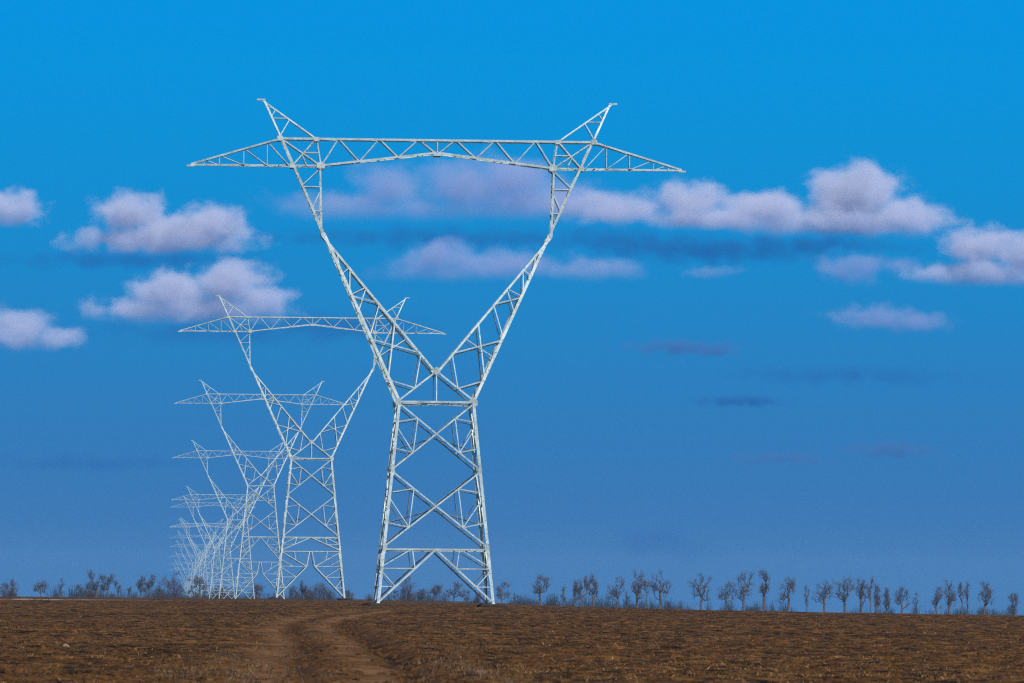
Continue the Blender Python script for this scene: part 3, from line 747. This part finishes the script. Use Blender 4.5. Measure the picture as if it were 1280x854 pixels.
# ------------------------------------------------------------------ clouds: drifting volumes far beyond the field
def cloud(label, Yd, blobs, dens, seed, nz=1.12, col=(.8, .83, .98), grow=1.25, soft=.6):
    """blobs: (x px, y px, half width px, half height px, weight); built at distance Yd, real size and depth"""
    s = Yd/F
    W = []
    for bx, by, rx, ry, wt in blobs:
        c = at(bx, by, Yd); W.append((c, rx*s*grow, ry*s*grow, wt))
    x0 = min(c.x-a*1.5 for c, a, b, w in W); x1 = max(c.x+a*1.5 for c, a, b, w in W)
    z0 = min(c.z-b*1.7 for c, a, b, w in W); z1 = max(c.z+b*1.8 for c, a, b, w in W)
    dp = max(b for c, a, b, w in W)*3.0
    C = Vector(((x0+x1)/2, Yd, (z0+z1)/2)); hx, hz = (x1-x0)/2, (z1-z0)/2
    m = MB(); m.box((0, 0, 0), hx, dp, hz)
    mt = bpy.data.materials.new('cloud_vapour'); mt.use_nodes = True; nt = mt.node_tree; n, l = nt.nodes, nt.links
    for q in list(n):
        if q.type != 'OUTPUT_MATERIAL': n.remove(q)
    out = [q for q in n if q.type == 'OUTPUT_MATERIAL'][0]
    tc = n.new('ShaderNodeTexCoord'); pos = tc.outputs['Object']
    unit = sum(b for c, a, b, w in W)/len(W)
    nn = noise(n, l, None, 1.0, 7, .6)
    mp = n.new('ShaderNodeMapping'); mp.inputs['Scale'].default_value = (.75/unit, .75/unit, .95/unit); mp.inputs['Location'].default_value = (seed*3.7, seed*1.3, seed*2.1)
    l.new(pos, mp.inputs['Vector']); l.new(mp.outputs['Vector'], nn.inputs['Vector'])
    def math_(op, a, b=None, c=None):
        q = n.new('ShaderNodeMath'); q.operation = op
        for i, v in enumerate((a, b, c)):
            if v is None: continue
            if isinstance(v, (int, float)): q.inputs[i].default_value = v
            else: l.new(v, q.inputs[i])
        return q.outputs[0]
    tot = None
    for c, a, b, w in W:
        d = c-C
        v = n.new('ShaderNodeVectorMath'); v.operation = 'MULTIPLY_ADD'
        ddp = max(b*1.6, min(a, dp*.6))
        v.inputs[1].default_value = (1/a, 1/ddp, 1/b); v.inputs[2].default_value = (-d.x/a, 0, -d.z/b); l.new(pos, v.inputs[0])
        ln = n.new('ShaderNodeVectorMath'); ln.operation = 'LENGTH'; l.new(v.outputs[0], ln.inputs[0])
        q = math_('SUBTRACT', 1.0, ln.outputs['Value'])          # 1 at the centre, 0 on the ellipsoid
        q = math_('ADD', q, math_('MULTIPLY', math_('SUBTRACT', w, 1), .5))
        tot = q if tot is None else math_('SMOOTH_MAX', tot, q, .25)
    nzv = math_('MULTIPLY', math_('SUBTRACT', nn.outputs['Fac'], .5), 2.0*nz)
    shp = math_('ADD', tot, nzv)
    # cumulus bases are flat: the vapour thins out below the condensation level
    sz_ = n.new('ShaderNodeSeparateXYZ'); l.new(pos, sz_.inputs[0])
    big = [q for q in W if q[3] >= .85] or W
    zb_ = sum((c.z-b*.95)*a for c, a, b, w in big)/sum(a for c, a, b, w in big) - C.z
    br = n.new('ShaderNodeMapRange'); br.interpolation_type = 'SMOOTHSTEP'; br.inputs['From Min'].default_value = zb_-unit*.6; br.inputs['From Max'].default_value = zb_+unit*.75
    l.new(sz_.outputs['Z'], br.inputs['Value'])
    mrr = n.new('ShaderNodeMapRange'); mrr.interpolation_type = 'SMOOTHSTEP'; mrr.inputs['From Min'].default_value = -.06; mrr.inputs['From Max'].default_value = soft; mrr.inputs['To Max'].default_value = 1.25*dens/unit
    l.new(shp, mrr.inputs['Value'])
    pv = n.new('ShaderNodeVolumePrincipled'); pv.inputs['Color'].default_value = (*col, 1); pv.inputs['Anisotropy'].default_value = 0.0
    l.new(math_('MULTIPLY', mrr.outputs['Result'], br.outputs['Result']), pv.inputs['Density']); l.new(pv.outputs[0], out.inputs['Volume'])
    o = mk('cloud', m.v, m.f, mt); o.location = C
    tag(o, label, 'cloud', 'clouds drifting above the plain')
    return o
LAV = (.46, .6, .88); WISP_SHADE = (.04, .26, .6)  # second tint: dark wisps, and cloud underside shade painted as dark vapour
cloud('bright puffy two humped cloud floating above the second pylon beam at left', 16000, [(205, 300, 96, 19, 1), (160, 268, 38, 24, 1), (262, 284, 38, 25, 1), (225, 290, 46, 18, 1), (130, 298, 30, 13, .75)], 1.0, 1)
cloud('wide pinkish cloud directly above the left end of the second pylon beam', 19000, [(240, 388, 110, 20, .85), (215, 366, 44, 24, 1), (290, 352, 44, 22, 1), (325, 372, 38, 18, .9), (165, 388, 48, 15, .8)], .8, 2)
cloud('small cloud at the left edge, the lower of the two there', 20000, [(20, 412, 38, 24, 1), (70, 422, 40, 15, .6)], .6, 3)
cloud('small cloud cut by the left edge, the upper of the two there', 15500, [(8, 262, 42, 20, 1), (30, 252, 18, 12, 1)], .7, 4)
cloud('broad faint lavender cloud hanging inside the fork of the nearest pylon', 15000, [(485, 233, 46, 28, .85), (600, 236, 80, 36, .85), (425, 262, 90, 26, .75), (670, 255, 105, 32, .8), (560, 268, 170, 20, .75), (640, 222, 56, 24, .95), (485, 228, 34, 20, 1), (590, 228, 40, 22, 1)], .62, 5, col=(.58, .67, .92), soft=.8)
cloud('faint low cloud in the fork under the broad lavender one', 17500, [(550, 322, 46, 22, .9), (620, 334, 95, 24, .8), (740, 340, 70, 18, .7), (560, 345, 100, 18, .7), (545, 318, 30, 14, 1)], .5, 6, col=(.56, .66, .92), soft=.8)
cloud('long bright cloud bank with a white hump right of the nearest pylon', 15000, [(775, 262, 62, 20, .6), (862, 253, 44, 26, .9), (955, 263, 58, 22, .85), (1068, 244, 48, 32, 1.15), (1125, 272, 52, 22, 1), (1035, 278, 120, 16, 1), (905, 274, 100, 13, .8), (725, 258, 44, 22, .6)], .9, 7)
cloud('bright puffy cloud cut by the right edge of the photo', 17000, [(1222, 306, 38, 22, 1.05), (1230, 342, 80, 17, .95), (1272, 316, 34, 22, 1)], .9, 8)
cloud('small dull lavender cloud left of the bright one at the right edge', 17500, [(1065, 335, 46, 19, .9), (1125, 332, 30, 12, .7)], .42, 9, col=LAV, soft=.8)
cloud('flat little cloud low on the right, below the bright edge cloud', 21000, [(1095, 396, 56, 15, 1), (1145, 403, 42, 13, 1)], .45, 10, col=LAV, soft=.8)
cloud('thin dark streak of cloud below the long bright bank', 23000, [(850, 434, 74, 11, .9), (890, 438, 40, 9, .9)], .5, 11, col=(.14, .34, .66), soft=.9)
cloud('faint wisp between the dark streak and the flat little cloud', 20000, [(890, 340, 42, 9, .75), (995, 407, 24, 10, .8)], .22, 12, col=LAV, soft=.8)
cloud('faint thin blue wisp halfway down the right sky', 30000, [(925, 502, 56, 7, .9)], .5, 13, col=WISP_SHADE, soft=1.0, grow=1.45)
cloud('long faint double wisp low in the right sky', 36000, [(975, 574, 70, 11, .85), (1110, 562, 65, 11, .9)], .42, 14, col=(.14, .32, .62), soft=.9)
cloud('dim blue cloud patch just above the bare trees right of the nearest pylon', 42000, [(825, 680, 55, 24, .85), (860, 690, 40, 16, .8)], .3, 15, col=WISP_SHADE, soft=1.0, grow=1.45)
cloud('dark blue band painted in as underside shade of the long bright bank', 26000, [(900, 312, 150, 16, .8), (1010, 306, 110, 12, .8), (1230, 368, 90, 10, .8)], .5, 16, col=WISP_SHADE, soft=1.0, grow=1.45)  # shaded cloud base painted as a separate dark-coloured volume
cloud('dark blue band painted in as shade under the wide pinkish cloud and second pylon beam', 28000, [(160, 325, 150, 12, .7), (60, 445, 120, 20, .8), (270, 425, 150, 22, .8), (420, 410, 110, 18, .7)], .45, 17, col=WISP_SHADE, soft=1.0, grow=1.45)  # added dark volume, its colour stands in for shade below the left clouds
cloud('dark blue band painted in as cloud underside shade across the fork of the nearest pylon', 27000, [(560, 298, 210, 13, .75), (640, 372, 150, 18, .75), (770, 300, 90, 14, .75), (770, 370, 80, 12, .75)], .42, 18, col=WISP_SHADE, soft=1.0, grow=1.45)  # underside shade of the fork clouds, put into the vapour colour
cloud('very faint wide blue streaks low over the right half of the plain', 40000, [(1000, 640, 150, 10, .75), (1190, 640, 80, 12, .7), (700, 615, 110, 9, .7), (120, 580, 130, 12, .7), (1060, 470, 150, 12, .65)], .4, 19, col=WISP_SHADE, soft=1.0, grow=1.45)

# ------------------------------------------------------------------ haze
zb, zt = -95.0, 52.0
# box sized to the part of the field that is seen
m = MB(); m.box((0, 4500, (zb+zt)/2), 5300, 5200, (zt-zb)/2)
hm = bpy.data.materials.new('haze_air'); hm.use_nodes = True; n, l = hm.node_tree.nodes, hm.node_tree.links
for q in list(n):
    if q.type != 'OUTPUT_MATERIAL': n.remove(q)
out = [q for q in n if q.type == 'OUTPUT_MATERIAL'][0]
pv = n.new('ShaderNodeVolumePrincipled'); pv.inputs['Color'].default_value = (.27, .61, 1, 1); pv.inputs['Density'].default_value = .00005; l.new(pv.outputs[0], out.inputs['Volume'])
hz = mk('haze', m.v, m.f, hm); tag(hz, kind='stuff')

# ------------------------------------------------------------------ render settings
sc.view_settings.view_transform = 'Standard'; sc.view_settings.look = 'None'; sc.view_settings.gamma = 1; sc.view_settings.use_curve_mapping = False
sc.view_settings.exposure = 0
sc.render.engine = 'CYCLES'; c = sc.cycles
c.use_denoising = False; c.max_bounces = 5; c.diffuse_bounces = 2; c.glossy_bounces = 2; c.volume_bounces = 2; c.transparent_max_bounces = 16
c.volume_step_rate = 1.0; c.volume_max_steps = 128
c.use_adaptive_sampling = False
c.pixel_filter_type = 'BLACKMAN_HARRIS'; c.filter_width = 1.2
